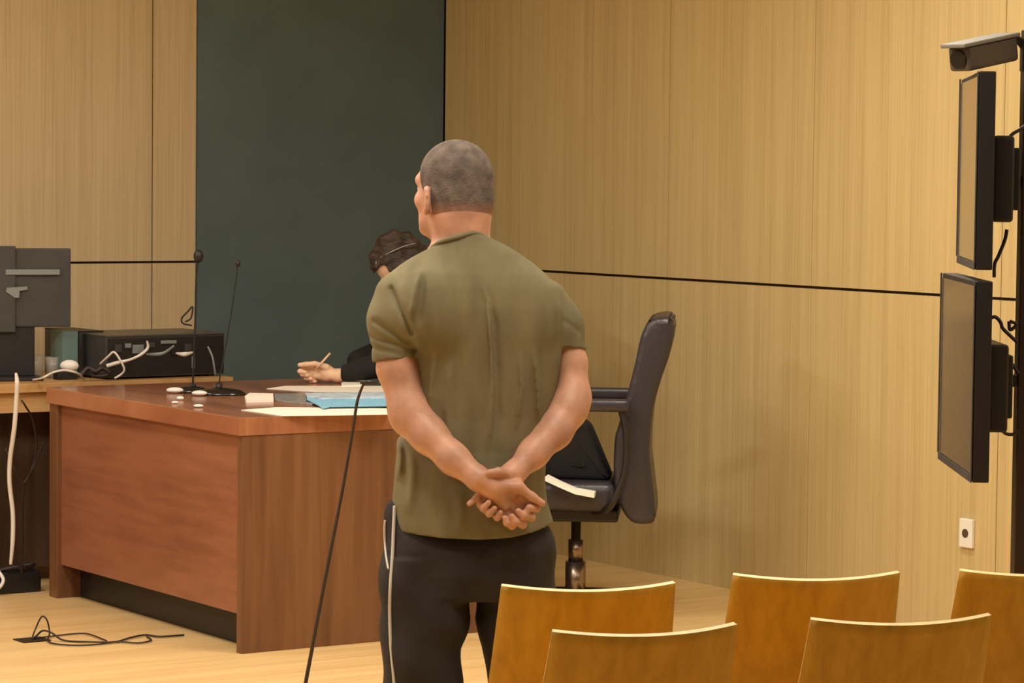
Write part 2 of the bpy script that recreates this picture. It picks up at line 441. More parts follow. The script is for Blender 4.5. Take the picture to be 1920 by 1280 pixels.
def make_chair():
    r = empty('wooden_chair', (0, 0, 0))
    shell(back_surface(.365, .40, CH_H), .011, 'backrest', r)
    P = []
    for j in range(17):
        t = j/16; row = []
        for i in range(21):
            q = -1+2*i/20
            row.append(Vector((q*.205*(1-.1*t*t), .03+t*.38, .435+.015*q*q-.035*math.sin(t*math.pi)*.6+.012*t-(.02*max(0, t-.8)/.2))))
        P.append(row)
    shell(P, .011, 'seat', r)
    for sx in (-1, 1):
        MB().tube([(sx*.19, .40, .425), (sx*.2, .42, .22), (sx*.205, .44, 0)], .010).build('leg', M['metal'], r)
        MB().tube([(sx*.19, .05, .425), (sx*.2, -.01, .22), (sx*.205, -.05, 0)], .010).build('leg', M['metal'], r)
    m = MB()
    for sx in (-1, 1):
        m.tube([(sx*.17, .42, .408), (sx*.17, .1, .405), (sx*.17, .03, .42), (sx*.16, .006, .5), (sx*.16, -.004, .56)], .008)
    m.tube([(-.2, .4, .41), (.2, .4, .41)], .008, smooth=False); m.tube([(-.2, .05, .408), (.2, .05, .408)], .008, smooth=False)
    m.build('frame', M['metal'], r)
    return r
def copy_tree(o, parent=None):
    c = o.copy(); COL.objects.link(c); c.parent = parent
    for ch in list(o.children): copy_tree(ch, c)
    return c
proto = make_chair()
CA = math.radians(27)
cs = [((1106, 1098), 'wooden chair with curved plywood back nearest the standing man, front row left'),
      ((1534, 1078), 'wooden chair with curved plywood back in the front row, second from the man'),
      ((1955, 1070), 'wooden chair cut off by right edge of the picture, front row'),
      ((1214, 1180), 'darker-looking wooden chair in the nearest row, left, overlapping the chair by the man'),
      ((1694, 1160), 'wooden chair in the nearest row, right, below the wall socket')]
for i, ((px, py), lb) in enumerate(cs):
    c = proto if i == 0 else copy_tree(proto)
    p = atz(px, py, CH_H-.005)
    CA = math.radians((11, 10, 10, 18, 13)[i])
    off = Matrix.Rotation(CA, 3, 'Z') @ Vector((0, -.125, 0))
    c.location = (p.x-off.x, p.y-off.y, 0); c.rotation_euler = (0, 0, CA)
    tag(c, lb, 'chair', 'wooden chairs for the public')

# ------------------------------------------------------------------ office chair (built facing local -x, side on)
def make_office():
    r = empty('office_chair', (0, 0, 0))
    prof = [(.180, .425), (.148, .50), (.142, .60), (.145, .70), (.175, .80), (.20, .90), (.218, .98), (.235, 1.07), (.255, 1.115), (.28, 1.137), (.335, 1.143),
            (.355, 1.125), (.358, 1.08), (.34, 1.0), (.312, .917), (.285, .82), (.276, .74), (.272, .64), (.285, .54), (.298, .44), (.298, .40), (.27, .385), (.215, .388)]
    Mx = Matrix.Rotation(math.pi/2, 4, 'X')           # polygon x,y -> x,z
    MB().prism(prof, -.225, .225, M4=Mx, bev=.026).build('backrest', M['leather'], r, smooth=True)
    MB().box(-.27, .15, -.25, .25, .43, .538, bev=.035).build('seat', M['leather'], r, smooth=True)
    MB().box(-.16, .16, -.17, .17, .385, .432, bev=.01).build('mechanism', M['black'], r)
    MB().lathe([(.028, .22), (.028, .30), (.018, .301), (.018, .40)]).build('gas_column', M['chrome'], r)
    MB().lathe([(.038, .075), (.038, .22)]).build('column_sleeve', M['chrome'], r)
    for k in range(5):
        a = 2*math.pi*k/5+.3; c_, s_ = math.cos(a), math.sin(a)
        f = MB().tube([(0, 0, .10), (c_*.15, s_*.15, .095), (c_*.29, s_*.29, .075)], [.025, .02, .014]).build('base_arm', M['black'], r)
        MB().lathe([(.012, -.012), (.027, -.012), (.027, .012), (.012, .012)], M4=Matrix.Translation((c_*.29, s_*.29, .028)) @ Matrix.Rotation(a, 4, 'Z') @ Matrix.Rotation(math.pi/2, 4, 'X')).build('castor', M['black'], f)
    for sy in (-1, 1):
        MB().box(-.19, .20, sy*.285-.03, sy*.285+.03, .80, .845, bev=.015).build('armrest', M['leather'], r, smooth=True)
        MB().tube([(.17, sy*.285, .81), (.19, sy*.285, .72), (.185, sy*.28, .58), (.13, sy*.26, .45), (.05, sy*.12, .42)], .013).build('armrest_support', M['black'], r)
    return r
OC = at(1080, 1000, 10.8); OC.z = 0
office = make_office(); office.location = OC; office.rotation_euler = (0, 0, math.radians(-4))
tag(office, 'black leather swivel office chair seen side on beside the wall', 'office chair', 'office chairs at the desk')

# ------------------------------------------------------------------ standing man
MY = 7.33
def P(px, py, dy=0): return at(px, py, MY+dy+.18*(px-885)/750)
root = empty('person', P(885, 1562).xy.to_3d(), 0, 'person standing with back turned in olive t-shirt and black track pants, hands clasped behind back', 'person')
org = root.location.copy(); org.z = 0
SC = 750.0
hd = Vector((-.77, .64, 0)).normalized(); hl = Vector((-.64, -.77, 0)).normalized(); hz = Vector((0, 0, 1))
HC = P(853, 342, .03)
def H(f, l, z): return HC+hd*f+hl*l+hz*z
def rows_from(tab, dy=0, shrink=0, ymid=0):
    out = []
    for (py, xl, xr, b, *o) in tab:
        c = P((xl+xr)/2, py, dy+(o[0] if o else 0)); out.append((c.z, c.x, c.y, (xr-xl)/2/SC-shrink, b-shrink))
    return out
TORSO = [(425, 812, 922, .062), (438, 808, 924, .066), (450, 803, 936, .072), (460, 797, 952, .080), (474, 781, 974, .090), (490, 760, 997, .100), (512, 732, 1024, .112), (535, 712, 1044, .120), (575, 716, 1054, .127),
         (620, 742, 1056, .130), (670, 764, 1054, .128), (720, 768, 1046, .122), (780, 760, 1036, .114), (840, 747, 1026, .112), (900, 739, 1022, .120), (940, 735, 1027, .132), (975, 734, 1038, .140), (1015, 734, 1044, .142)]
LSH, LEL, LWR = P(741, 566, -.005), P(770, 782, -.055), P(898, 898, -.185)
RSH, REL, RWR = P(1034, 572, 0), P(1066, 768, -.06), P(962, 888, -.165)
# skin: head, neck, trunk, arms and hands in one surface
hx = (P(862, 900, 0).x, P(1030, 900, 0).x); hzr = (P(900, 1000).z, P(900, 870).z)
B = Field(axis(P(680, 600).x, P(1120, 600).x, .006, (hx[0], hx[1]), .0024), axis(MY-.29, MY+.24, .006, (MY-.235, MY-.12), .0026), axis(.02, P(850, 250).z, .006, (hzr[0], hzr[1]), .0024))
B.loft(rows_from(TORSO[3:-2], shrink=.018), k=.02)
B.cone(P(868, 474), P(863, 410, .012), .068, .0695, k=.03).cone(P(862, 410, .012), H(-.01, 0, -.05), .070, .066, k=.03)
B.ell(H(-.004, 0, .012), (.099, .077, .092), (hd, hl, hz), k=.02)           # cranium
B.ell(H(-.022, 0, -.045), (.078, .070, .06), (hd, hl, hz), k=.03)          # occiput
B.ell(H(.035, 0, -.055), (.066, .060, .075), (hd, hl, hz), k=.03)          # face
B.ell(H(.055, 0, -.105), (.042, .048, .034), (hd, hl, hz), k=.03)          # jaw
B.ell(H(.092, 0, -.118), (.016, .02, .016), (hd, hl, hz), k=.02)           # chin
B.ell(H(.082, 0, .005), (.022, .052, .02), (hd, hl, hz), k=.02)            # brow
B.ell(H(.07, .038, -.045), (.024, .022, .02), (hd, hl, hz), k=.02).ell(H(.07, -.038, -.045), (.024, .022, .02), (hd, hl, hz), k=.02)
B.cone(H(.096, 0, -.005), H(.118, 0, -.045), .008, .012, k=.015).ell(H(.105, .012, -.05), (.01, .008, .008), (hd, hl, hz), k=.008).ell(H(.105, -.012, -.05), (.01, .008, .008), (hd, hl, hz), k=.008)
B.ell(H(.100, 0, -.076), (.009, .024, .006), (hd, hl, hz), k=.006).ell(H(.098, 0, -.088), (.009, .02, .006), (hd, hl, hz), k=.006)
for s_ in (1, -1):
    B.ell(H(.094, s_*.031, -.016), (.012, .015, .01), (hd, hl, hz), k=.01, sub=True)
    ea = (hd*.5+hl*s_*.86, (hl*s_*.5-hd*.86), Vector((0, 0, 1)))            # ear
    ea = ((hl*s_*.82+hd*-.57).normalized(), (hd*.82+hl*s_*.57).normalized(), hz)
    c = H(.020, s_*.076, -.044); c = c+hl*s_*.009
    nrm, tan = ea[0], ea[1]
    # outward-leaning ear: flange in the plane spanned by (hl - hd*.5) and z
    fl_ = (hl*s_*.62-hd*.78).normalized(); n2 = (hd*.62+hl*s_*.78).normalized()
    pts = [c+fl_*(.012*math.cos(a)+.004)+hz*(.029*math.sin(a)) for a in [math.radians(q) for q in (-110, -60, -20, 20, 60, 100, 140)]]
    B.chain(pts, [.006]*7, k=.006)
    B.ell(c-hl*s_*.004, (.006, .013, .026), (n2, fl_, hz), k=.008)
    B.ell(c-hz*.03-fl_*.0, (.006, .008, .010), (n2, fl_, hz), k=.006)
# arms
B.chain([LSH, P(743, 640, -.015), P(745, 690, -.02), P(764, 765, -.05)], [.040, .042, .049, .044], k=.02)
B.chain([P(764, 765, -.05), LEL, P(803, 815, -.09), P(850, 860, -.14), LWR], [.044, .045, .043, .036, .028], k=.025)
B.chain([RSH, P(1062, 630, -.015), P(1072, 680, -.02), P(1074, 745, -.045)], [.034, .033, .038, .042], k=.015)
B.chain([P(1074, 745, -.045), REL, P(1040, 808, -.09), P(1000, 850, -.13), RWR], [.042, .043, .041, .034, .027], k=.025)
# left hand (in front, palm to the viewer)
hk = .006
B.cone(LWR, P(925, 915, -.190), .027, .022, k=.02)
B.cone(P(925, 912, -.190), P(962, 922, -.186), .022, .016, k=.018)
B.cone(P(922, 918, -.190), P(945, 950, -.184), .019, .013, k=.015)
B.cone(P(940, 930, -.180), P(975, 955, -.174), .017, .013, k=.015)
B.chain([P(938, 911, -.196), P(972, 912, -.200), P(997, 931, -.202), P(1017, 943, -.204)], [.016, .0135, .010, .0085], k=.010)
B.chain([P(972, 925, -.180), P(996, 945, -.178), P(1006, 953, -.19), P(993, 952, -.204), P(984, 962, -.205)], [.012, .010, .0095, .0088, .0075], k=hk)
B.chain([P(965, 935, -.178), P(990, 961, -.178), P(996, 970, -.192), P(981, 967, -.207), P(972, 958, -.208)], [.012, .010, .0098, .009, .0078], k=hk)
B.chain([P(957, 945, -.178), P(975, 972, -.180), P(980, 983, -.194), P(966, 978, -.208), P(960, 968, -.208)], [.012, .010, .0096, .009, .0078], k=hk)
B.chain([P(945, 950, -.178), P(957, 976, -.182), P(960, 986, -.194), P(950, 980, -.204), P(947, 971, -.205)], [.011, .009, .0085, .008, .007], k=hk)
# right hand (behind, gripping the left wrist)
B.cone(RWR, P(935, 900, -.160), .027, .022, k=.02)
B.cone(P(937, 902, -.160), P(915, 928, -.160), .022, .017, k=.015).cone(P(937, 908, -.158), P(930, 940, -.160), .02, .015, k=.015)
B.chain([P(952, 889, -.185), P(935, 885, -.205), P(918, 886, -.212)], [.014, .011, .009], k=.008)
B.chain([P(908, 918, -.165), P(894, 933, -.182), P(880, 944, -.192)], [.010, .0085, .0068], k=hk)
B.chain([P(915, 925, -.165), P(901, 946, -.180), P(906, 953, -.195), P(916, 942, -.203)], [.010, .009, .0082, .0072], k=hk)
B.chain([P(924, 932, -.165), P(912, 956, -.182), P(917, 963, -.197), P(927, 953, -.205)], [.010, .009, .0082, .0072], k=hk)
B.chain([P(935, 938, -.165), P(927, 963, -.182), P(932, 970, -.196), P(938, 961, -.203)], [.010, .0085, .008, .007], k=hk)
# hips and legs under the trousers
B.loft([(P(880, y).z, P(880, y).x, MY+.0, a, b) for y, a, b in ((980, .17, .09), (1040, .18, .095), (1110, .17, .09))], k=.03)
for x0, x1 in ((800, 795), (965, 990)):
    a, b, c, d = P(x0, 1080), P(x0, 1270), P(x1, 1290, -.0), P(x1, 1550)
    d.z = .06
    B.chain([a, b, P(x1, 1380, -.02), d], [.075, .058, .05, .035], k=.03)
body = B.build('body', M['skin'], root, org)
# t-shirt
S_ = Field(axis(P(670, 600).x, P(1125, 600).x, .0042), axis(MY-.24, MY+.24, .0042), axis(P(885, 1015).z, P(885, 425).z, .0042))
S_.chain([P(747, 556, -.005), P(739, 600, -.01), P(741, 720, -.02)], [.060, .062, .053], k=.03)
S_.chain([P(1024, 566, 0), P(1050, 610, -.004), P(1073, 700, -.015)], [.056, .054, .047], k=.03)
gs = S_.grid(); xm = P(885, 600).x
a_, n_ = P(740, 675, -.02), Vector((.10, -.12, -1)).normalized()
b_, m_ = P(1074, 654, -.01), Vector((-.06, -.12, -1)).normalized()
dl = (gs[0]-a_.x)*n_.x+(gs[1]-a_.y)*n_.y+(gs[2]-a_.z)*n_.z
dr = (gs[0]-b_.x)*m_.x+(gs[1]-b_.y)*m_.y+(gs[2]-b_.z)*m_.z
S_.F = np.maximum(S_.F, np.where(gs[0] < xm, dl, dr).astype(np.float32))
S_.loft(rows_from(TORSO, dy=0), k=.010)
S_.ell(P(810, 580, -.085), (.075, .045, .09), k=.05).ell(P(975, 585, -.085), (.075, .045, .09), k=.05)
def neck_z(x, y):
    return P(890, 436).z - .30*np.clip(P(888, 436).x-x, 0, 1) - .12*np.clip(x-P(905, 436).x, 0, 1) - .45*np.clip(y-(MY-.065), 0, 1)
S_.F = np.maximum(S_.F, (gs[2]-neck_z(gs[0], gs[1])).astype(np.float32)*.8)
# hem and cloth folds
g = S_.grid()
hx_ = [P(q, 990).x for q in (700, 745, 830, 900, 960, 1000, 1040, 1080)]; hv = [P(885, q).z for q in (984, 990, 997, 999, 995, 987, 975, 965)]
S_.F = np.maximum(S_.F, (np.interp(g[0], hx_, hv)-g[2]).astype(np.float32))
def fold(pts, amp, wid):
    q = sorted([(P(a, b).z, P(a, b).x) for a, b in pts]); zz = [a for a, _ in q]; xx = [b for _, b in q]
    xc = np.interp(g[2], zz, xx); L = zz[-1]-zz[0]
    env = np.clip(np.minimum(g[2]-zz[0], zz[-1]-g[2])/(.25*L), 0, 1)
    S_.F -= (amp*np.exp(-((g[0]-xc)/wid)**2)*env*(g[1] < MY)).astype(np.float32)
fold([(898, 510), (915, 560), (921, 640), (924, 720), (920, 790), (912, 870)], 0.0125, .0055)
fold([(905, 520), (928, 600), (934, 700), (934, 780), (926, 850)], -0.0068, .009)
fold([(975, 650), (978, 720), (968, 800)], 0.0076, .006)
fold([(1000, 640), (1008, 730), (1010, 800)], 0.0085, .006)
fold([(790, 500), (780, 550), (772, 600)], 0.0102, .008)
fold([(800, 505), (793, 560), (786, 610)], -0.0068, .008)
fold([(822, 650), (810, 710), (803, 770)], 0.0076, .007)
fold([(850, 660), (838, 760), (845, 830)], 0.0059, .008)
fold([(745, 815), (752, 850), (748, 900)], 0.0102, .009)
fold([(770, 830), (775, 880), (768, 960)], 0.0068, .012)
fold([(860, 900), (868, 950), (862, 990)], 0.0051, .014)
# sleeve creases
for (a, b, amp) in (((705, 600), (770, 640), .006), ((700, 628), (778, 655), .006), ((735, 540), (775, 620), .009), ((700, 650), (765, 662), .004), ((1060, 600), (1092, 625), .003)):
    p0, p1 = P(*a), P(*b); d2 = (p1-p0); L2 = d2.x**2+d2.z**2
    t = np.clip(((g[0]-p0.x)*d2.x+(g[2]-p0.z)*d2.z)/L2, 0, 1)
    dd = np.sqrt((g[0]-p0.x-t*d2.x)**2+(g[2]-p0.z-t*d2.z)**2)
    S_.F += (amp*np.exp(-(dd/.007)**2)*(g[1] < MY)).astype(np.float32)
# neck opening
shirt = S_.build('t_shirt', M['shirt'], root, org)
ring = []
for k in range(25):
    a = 2*math.pi*k/24
    q = P(866+math.cos(a)*58, 440, 0); q.y -= .068*math.sin(a); q.z = float(neck_z(q.x, q.y))+.002
    ring.append(q-org)
MB().tube(ring, .0065, seg=8, cap=False).build('collar', M['shirt'], shirt)
# hair
Hh = Field(axis(HC.x-.13, HC.x+.13, .004), axis(HC.y-.13, HC.y+.13, .004), axis(HC.z-.13, HC.z+.13, .004))
Hh.cone(P(863, 420, .012), H(-.012, 0, -.045), .0765, .0775, k=.03).ell(H(-.004, 0, .012), (.1025, .0805, .0955), (hd, hl, hz), k=.02).ell(H(-.022, 0, -.045), (.081, .073, .06), (hd, hl, hz), k=.03)
gh = Hh.grid(); fa = (gh[0]-HC.x)*hd.x+(gh[1]-HC.y)*hd.y; zz = gh[2]-HC.z
face = fa-(.062+.3*np.clip(zz, -.2, .06)); Hh.F = np.maximum(Hh.F, (face*.8).astype(np.float32))
Hh.F = np.maximum(Hh.F, ((-zz-.088)+.5*np.clip(fa-.012, 0, 1)).astype(np.float32))
nt = M['hair'].node_tree; bs = nt.nodes['Principled BSDF']; src = bs.inputs['Base Color'].links[0].from_socket
tc_ = nt.nodes.new('ShaderNodeTexCoord'); sx_ = nt.nodes.new('ShaderNodeSeparateXYZ'); mr = nt.nodes.new('ShaderNodeMapRange'); mx_ = nt.nodes.new('ShaderNodeMix'); mx_.data_type = 'RGBA'
nt.links.new(tc_.outputs['Object'], sx_.inputs[0]); nt.links.new(sx_.outputs['Z'], mr.inputs['Value'])
mr.inputs['From Min'].default_value = HC.z-.092; mr.inputs['From Max'].default_value = HC.z-.045; mr.inputs['To Min'].default_value = .1
nt.links.new(mr.outputs[0], mx_.inputs[0]); mx_.inputs[6].default_value = lin((176, 124, 98)); nt.links.new(src, mx_.inputs[7]); nt.links.new(mx_.outputs[2], bs.inputs['Base Color'])
Hh.build('hair', M['hair'], root, org, smooth_iter=1)
for s_ in (1, -1):
    c = H(.083, s_*.031, -.016)-org
    MB().lathe([(.011*math.sin(math.pi*k/10), -.011*math.cos(math.pi*k/10)) for k in range(11)], c=c, seg=16).build('eye', M['eye'], root)
# trousers
T = Field(axis(P(690, 1000).x, P(1075, 1000).x, .005), axis(MY-.2, MY+.22, .005), axis(.03, P(885, 940).z, .005))
HIP = [(938, 729, 1006, .082), (965, 719, 1022, .088), (992, 715, 1032, .100), (1025, 713, 1036, .122), (1070, 713, 1037, .134), (1110, 714, 1040, .13), (1120, 716, 1044, .115)]
T.loft(rows_from(HIP), k=.02, n=2.6)
def leg(tab):
    out = []
    for (z, xc, a, b, dy) in tab:
        c = P(xc, 1250, dy); out.append((z, c.x, c.y, a, b))
    T.loft(out, k=.014, n=2.4)
zc = P(885, 1160).z
leg([(.05, 786, .085, .105, .0), (.3, 788, .092, .10, .01), (zc-.17, 791, .100, .11, 0), (zc-.07, 792, .103, .115, 0), (zc-.02, 795, .112, .118, 0), (zc, 796, .114, .118, 0), (zc+.16, 800, .108, .10, 0)])
leg([(.05, 1000, .085, .105, .0), (.3, 995, .09, .10, .01), (zc-.17, 985, .094, .11, 0), (zc-.07, 977, .098, .115, 0), (zc-.02, 973, .1075, .118, 0), (zc, 970, .109, .118, 0), (zc+.16, 960, .100, .10, 0)])
g = T.grid()
T.F += (.004*np.sin(g[2]*38+g[0]*22)*np.exp(-((g[2]-.5)/.35)**2)+.003*np.sin(g[2]*21-g[0]*35)).astype(np.float32)
trs = T.build('trousers', M['trouser'], root, org, smooth_iter=1)
Tg = T
def surf(px, py, push=.004):          # first point of the trousers seen from behind at this spot
    i = int(np.clip(np.searchsorted(Tg.a[0], P(px, py).x), 0, len(Tg.a[0])-1)); k = int(np.clip(np.searchsorted(Tg.a[2], P(px, py).z), 0, len(Tg.a[2])-1))
    col = Tg.F[i, :, k]; n = np.argwhere(col < 0)
    y = Tg.a[1][n[0][0]] if len(n) else MY
    return at(px, py, float(y)-push)-org
MB().tube([surf(740, 948), surf(738, 990), surf(736, 1040), surf(732, 1100), surf(731, 1150), surf(733, 1210), surf(739, 1278), surf(742, 1360), surf(743, 1450)], .0042, seg=8).build('piping', M['piping'], trs)
MB().tube([surf(722, 975), surf(721, 995), surf(722, 1020), surf(724, 1042), surf(728, 1066)], .0028, seg=8).build('piping', M['piping'], trs)
for xc in (786, 1000):
    c = P(xc, 1560); f = Field(axis(c.x-.07, c.x+.07, .005), axis(MY-.14, MY+.25, .005), axis(-.005, .14, .005))
    yy = c.y
    f.chain([(c.x, yy-.05, .045), (c.x, yy+.05, .04), (c.x, yy+.16, .035)], [.04, .044, .038], k=.02).cone((c.x, yy-.03, .05), (c.x, yy-.02, .11), .038, .036, k=.02).cut((0, 0, 0), (0, 0, -1))
    f.build('shoe', M['black'], root, org)

# ------------------------------------------------------------------ seated person in a black robe
SY = 11.6
sroot = empty('person', (-.33, 11.80, 0), 0, 'seated person in black robe bent over the desk, wearing glasses, behind the standing man', 'person')
so = sroot.location.copy()
fdir = Vector((-.93, -.10, 0)).normalized()
fh = (fdir*.68-hz*.73).normalized(); hu = (fdir*.73+hz*.68).normalized(); fl2 = hu.cross(fh).normalized()
SH = at(745, 491, SY)
def G(f, l, z): return SH+fh*f+fl2*l+hu*z
HW = at(634, 704, 11.62)
hfx = (at(545, 690, 11.6).x, at(640, 690, 11.6).x)
Q = Field(axis(-1.0, .05, .008, hfx, .003), axis(11.35, 12.05, .008, (11.55, 11.72), .003), axis(.3, 1.5, .008, (.78, .95), .003))
ax3 = (fh, fl2, hu)
Q.ell(G(-.01, 0, .015), (.098, .076, .09), ax3, k=.02).ell(G(.03, 0, -.06), (.066, .058, .075), ax3, k=.03).ell(G(.055, 0, -.11), (.038, .044, .03), ax3, k=.025)
Q.cone(G(.095, 0, -.01), G(.116, 0, -.045), .008, .012, k=.012).ell(G(.095, 0, -.08), (.01, .024, .008), ax3, k=.006)
for s_ in (1, -1): Q.ell(G(0, s_*.078, -.03), (.018, .008, .03), ax3, k=.008)
NB = Vector((-.34, 11.74, 1.10))
Q.cone(G(-.03, 0, -.06), NB, .055, .062, k=.03)
Q.chain([NB, (-.31, 11.78, .80), (-.3, 11.8, .68)], [.10, .12, .13], k=.05)
Q.cone((-.31, 11.60, .98), (-.44, 11.56, .90), .045, .038).cone((-.44, 11.56, .90), HW, .038, .024, k=.02)
# hand with five fingers
def A_(px, py, d=0): return at(px, py, 11.62+d)
Q.cone(HW, A_(612, 700), .025, .024, k=.015).cone(A_(615, 692), A_(592, 690, .01), .018, .014, k=.012).cone(A_(612, 706), A_(590, 704, .01), .018, .015, k=.012)
Q.chain([A_(612, 688, -.012), A_(590, 682, -.02), A_(574, 683, -.024), A_(562, 684, -.02)], [.014, .011, .010, .009], k=.006)
Q.chain([A_(590, 693, .02), A_(572, 690, .01), A_(562, 696, -.015), A_(572, 698, -.03)], [.011, .010, .009, .008], k=.005)
Q.chain([A_(592, 699, .02), A_(574, 698, .01), A_(567, 702, -.015), A_(577, 704, -.03)], [.011, .010, .009, .008], k=.005)
Q.chain([A_(594, 705, .02), A_(580, 705, .01), A_(574, 709, -.012), A_(583, 710, -.026)], [.011, .010, .009, .008], k=.005)
Q.chain([A_(598, 711, .02), A_(587, 712, .01), A_(583, 714, -.01), A_(591, 715, -.02)], [.010, .009, .008, .007], k=.005)
Q.build('body', M['skin_pale'], sroot, so)
Rb = Field(axis(-.9, .1, .008), axis(11.35, 12.15, .008), axis(.35, 1.3, .008))
Rb.loft([(.545, -.32, 11.80, .18, .22), (.6, -.31, 11.8, .17, .20), (.85, -.31, 11.78, .155, .20), (1.0, -.33, 11.76, .145, .205), (1.10, -.34, 11.75, .12, .17), (1.17, -.35, 11.74, .07, .09)], k=.03)
Rb.cone((-.31, 11.60, 1.0), (-.43, 11.56, .91), .075, .062, k=.05).cone((-.43, 11.56, .91), HW+Vector((.035, -.01, .012)), .062, .036, k=.03)
Rb.cone((-.33, 11.95, 1.0), (-.5, 11.98, .92), .07, .06, k=.05).cone((-.5, 11.98, .92), (-.62, 11.9, .88), .06, .05, k=.03)
Rb.cut((HW.x+.012, HW.y, HW.z), Vector((-1, 0, 0)))
Rb.build('robe', M['robe'], sroot, so)
# lap and legs under the desk
Lg = Field(axis(-1.0, .0, .01), axis(11.5, 12.15, .01), axis(-.01, .74, .01))
for dy in (-.1, .1):
    Lg.chain([(-.3, 11.8+dy, .625), (-.64, 11.8+dy, .61), (-.68, 11.8+dy, .10), (-.80, 11.8+dy, .05)], [.085, .065, .045, .04], k=.03)
Lg.cut((0, 0, .004), (0, 0, -1)).build('trousers', M['trouser'], sroot, so)
Hr = Field(axis(SH.x-.16, SH.x+.16, .005), axis(SH.y-.15, SH.y+.15, .005), axis(SH.z-.16, SH.z+.16, .005))
Hr.ell(G(-.012, 0, .022), (.108, .088, .096), ax3, k=.02).ell(G(-.045, 0, -.03), (.075, .078, .075), ax3, k=.03)
gr = Hr.grid()
ff = (gr[0]-SH.x)*fh.x+(gr[1]-SH.y)*fh.y+(gr[2]-SH.z)*fh.z; uu = (gr[0]-SH.x)*hu.x+(gr[1]-SH.y)*hu.y+(gr[2]-SH.z)*hu.z
Hr.F = np.maximum(Hr.F, np.minimum(ff-.045, .035-uu).astype(np.float32))
Hr.F += (.004*np.sin(ff*90+uu*60)+.003*np.sin(uu*140-ff*40)).astype(np.float32)
Hr.build('hair', M['darkhair'], sroot, so, smooth_iter=1)
gl = MB()
gy = SH.y-.093
gl.tube([at(779, 456, gy), at(760, 461, gy-.002), at(738, 470, gy), at(716, 481, gy+.02), at(712, 487, gy+.035)], .0034, seg=8)
gl.tube([at(779, 456, gy+.18), at(745, 468, gy+.186), at(716, 481, gy+.165)], .0034, seg=8)
for dy in (.055, .13):
    gl.tube([at(709+4*math.cos(a), 495+10*math.sin(a), gy+dy+.026*math.cos(a)) for a in [2*math.pi*k/12 for k in range(13)]], .0024, seg=6)
gl.tube([at(709, 489, gy+.08), at(709, 489, gy+.105)], .0022, seg=6, smooth=False)
gl.bm.transform(Matrix.Translation(-so)); gl.build('glasses', M['metal'], sroot)
pn = at(601, 683, 11.585)
pen = MB().tube([at(590, 694, 11.583), at(601, 682, 11.583), at(619, 662, 11.60)], [.002, .0042, .0042], seg=10, smooth=False).build('pen', M['skin_pale'])
tag(pen, 'slim light pen held upright in the seated person\'s hand', 'pen')
oc2 = copy_tree(office); oc2.location = (-.27, 11.83, 0); oc2.rotation_euler = (0, 0, math.radians(5))
tag(oc2, 'black leather swivel office chair hidden behind the standing man, under the robed person', 'office chair', 'office chairs at the desk')

# ------------------------------------------------------------------ things on the office chair
bz = OC.z+.538
bag = empty('bag', at(1085, 893, 10.72).xy.to_3d()+Vector((0, 0, bz)), math.radians(-8), 'black soft triangular bag slumped on the seat of the office chair', 'bag')
bm_ = [(-.16, 0), (.115, 0), (.118, .02), (.04, .20), (.00, .225), (-.06, .22), (-.17, .05)]
MB().prism(bm_, -.07, .07, M4=Matrix.Rotation(math.pi/2, 4, 'X'), bev=.02).build('bag_body', M['robe'], bag, smooth=True)
MB().tube([(-.02, -.074, .055), (.015, -.076, .05), (.03, -.074, .056)], .003, seg=8).build('strap', M['blackgloss'], bag)
pp = bmesh.new()
ppc = [at(1022, 893, 10.50), at(1048, 905, 10.47), at(1078, 918, 10.45), at(1114, 925, 10.46)]
ppd = [at(1028, 889, 10.56), at(1052, 901, 10.54), at(1082, 914, 10.53), at(1117, 920, 10.54)]
R0 = []
for a, b in zip(ppc, ppd):
    R0.append([pp.verts.new(q) for q in (a, b, b+Vector((0, 0, -.016)), a+Vector((0, 0, -.016)))])
for a, b in zip(R0, R0[1:]):
    for k in range(4): pp.faces.new((a[k], a[(k+1) % 4], b[(k+1) % 4], b[k]))
pp.faces.new(R0[0]); pp.faces.new(R0[-1][::-1]); bmesh.ops.recalc_face_normals(pp, faces=pp.faces[:])
me = bpy.data.meshes.new('papers'); pp.to_mesh(me); pp.free(); me.materials.append(M['paper'])
tag(link('papers', me), 'curled white papers lying on the edge of the office chair seat', 'papers')

# ------------------------------------------------------------------ paper and folders on the desk
def sheet(name, pix, z0, th, m, label, cat, group=None, n=None):
    pts = [atz(px, py, z0+th) for px, py in pix]; c = sum(pts, Vector())/len(pts); c.z = z0
    mb = MB().prism([(p.x-c.x, p.y-c.y) for p in pts], 0, th)
    o = mb.build(name, m); o.location = c; return tag(o, label, cat, group)
sheet('paper', [(452, 768), (520, 763), (725, 765), (735, 776), (530, 779)], DH+.0005, .002, M['paper'], 'white sheets lying nearest the front edge of the cherry desk', 'paper')
sheet('paper', [(500, 728), (535, 723), (735, 723), (742, 736), (600, 735), (560, 732)], DH+.0005, .002, M['paper'], 'long white sheet behind the blue folder on the desk', 'paper')
sheet('papers', [(640, 717), (652, 713), (682, 713), (683, 721), (640, 722)], DH+.0025, .006, M['paper'], 'small white paper stack right of the seated person\'s hand', 'papers')
sheet('notepad', [(459, 742), (468, 736), (512, 737), (513, 748), (462, 749)], DH+.0005, .012, M['paper'], 'small white notepad beside the black microphone base', 'notepad')
sheet('document_sleeve', [(515, 738), (590, 736), (600, 752), (585, 757), (540, 752), (515, 748)], DH+.0005, .006, M['smoke'], 'grey translucent document sleeve left of the blue folder', 'document sleeve')
fr = empty('folder', atz(660, 750, DH).xy.to_3d()+Vector((0, 0, DH)), 0, 'light blue cardboard folder open on the desk beside the standing man', 'folder')
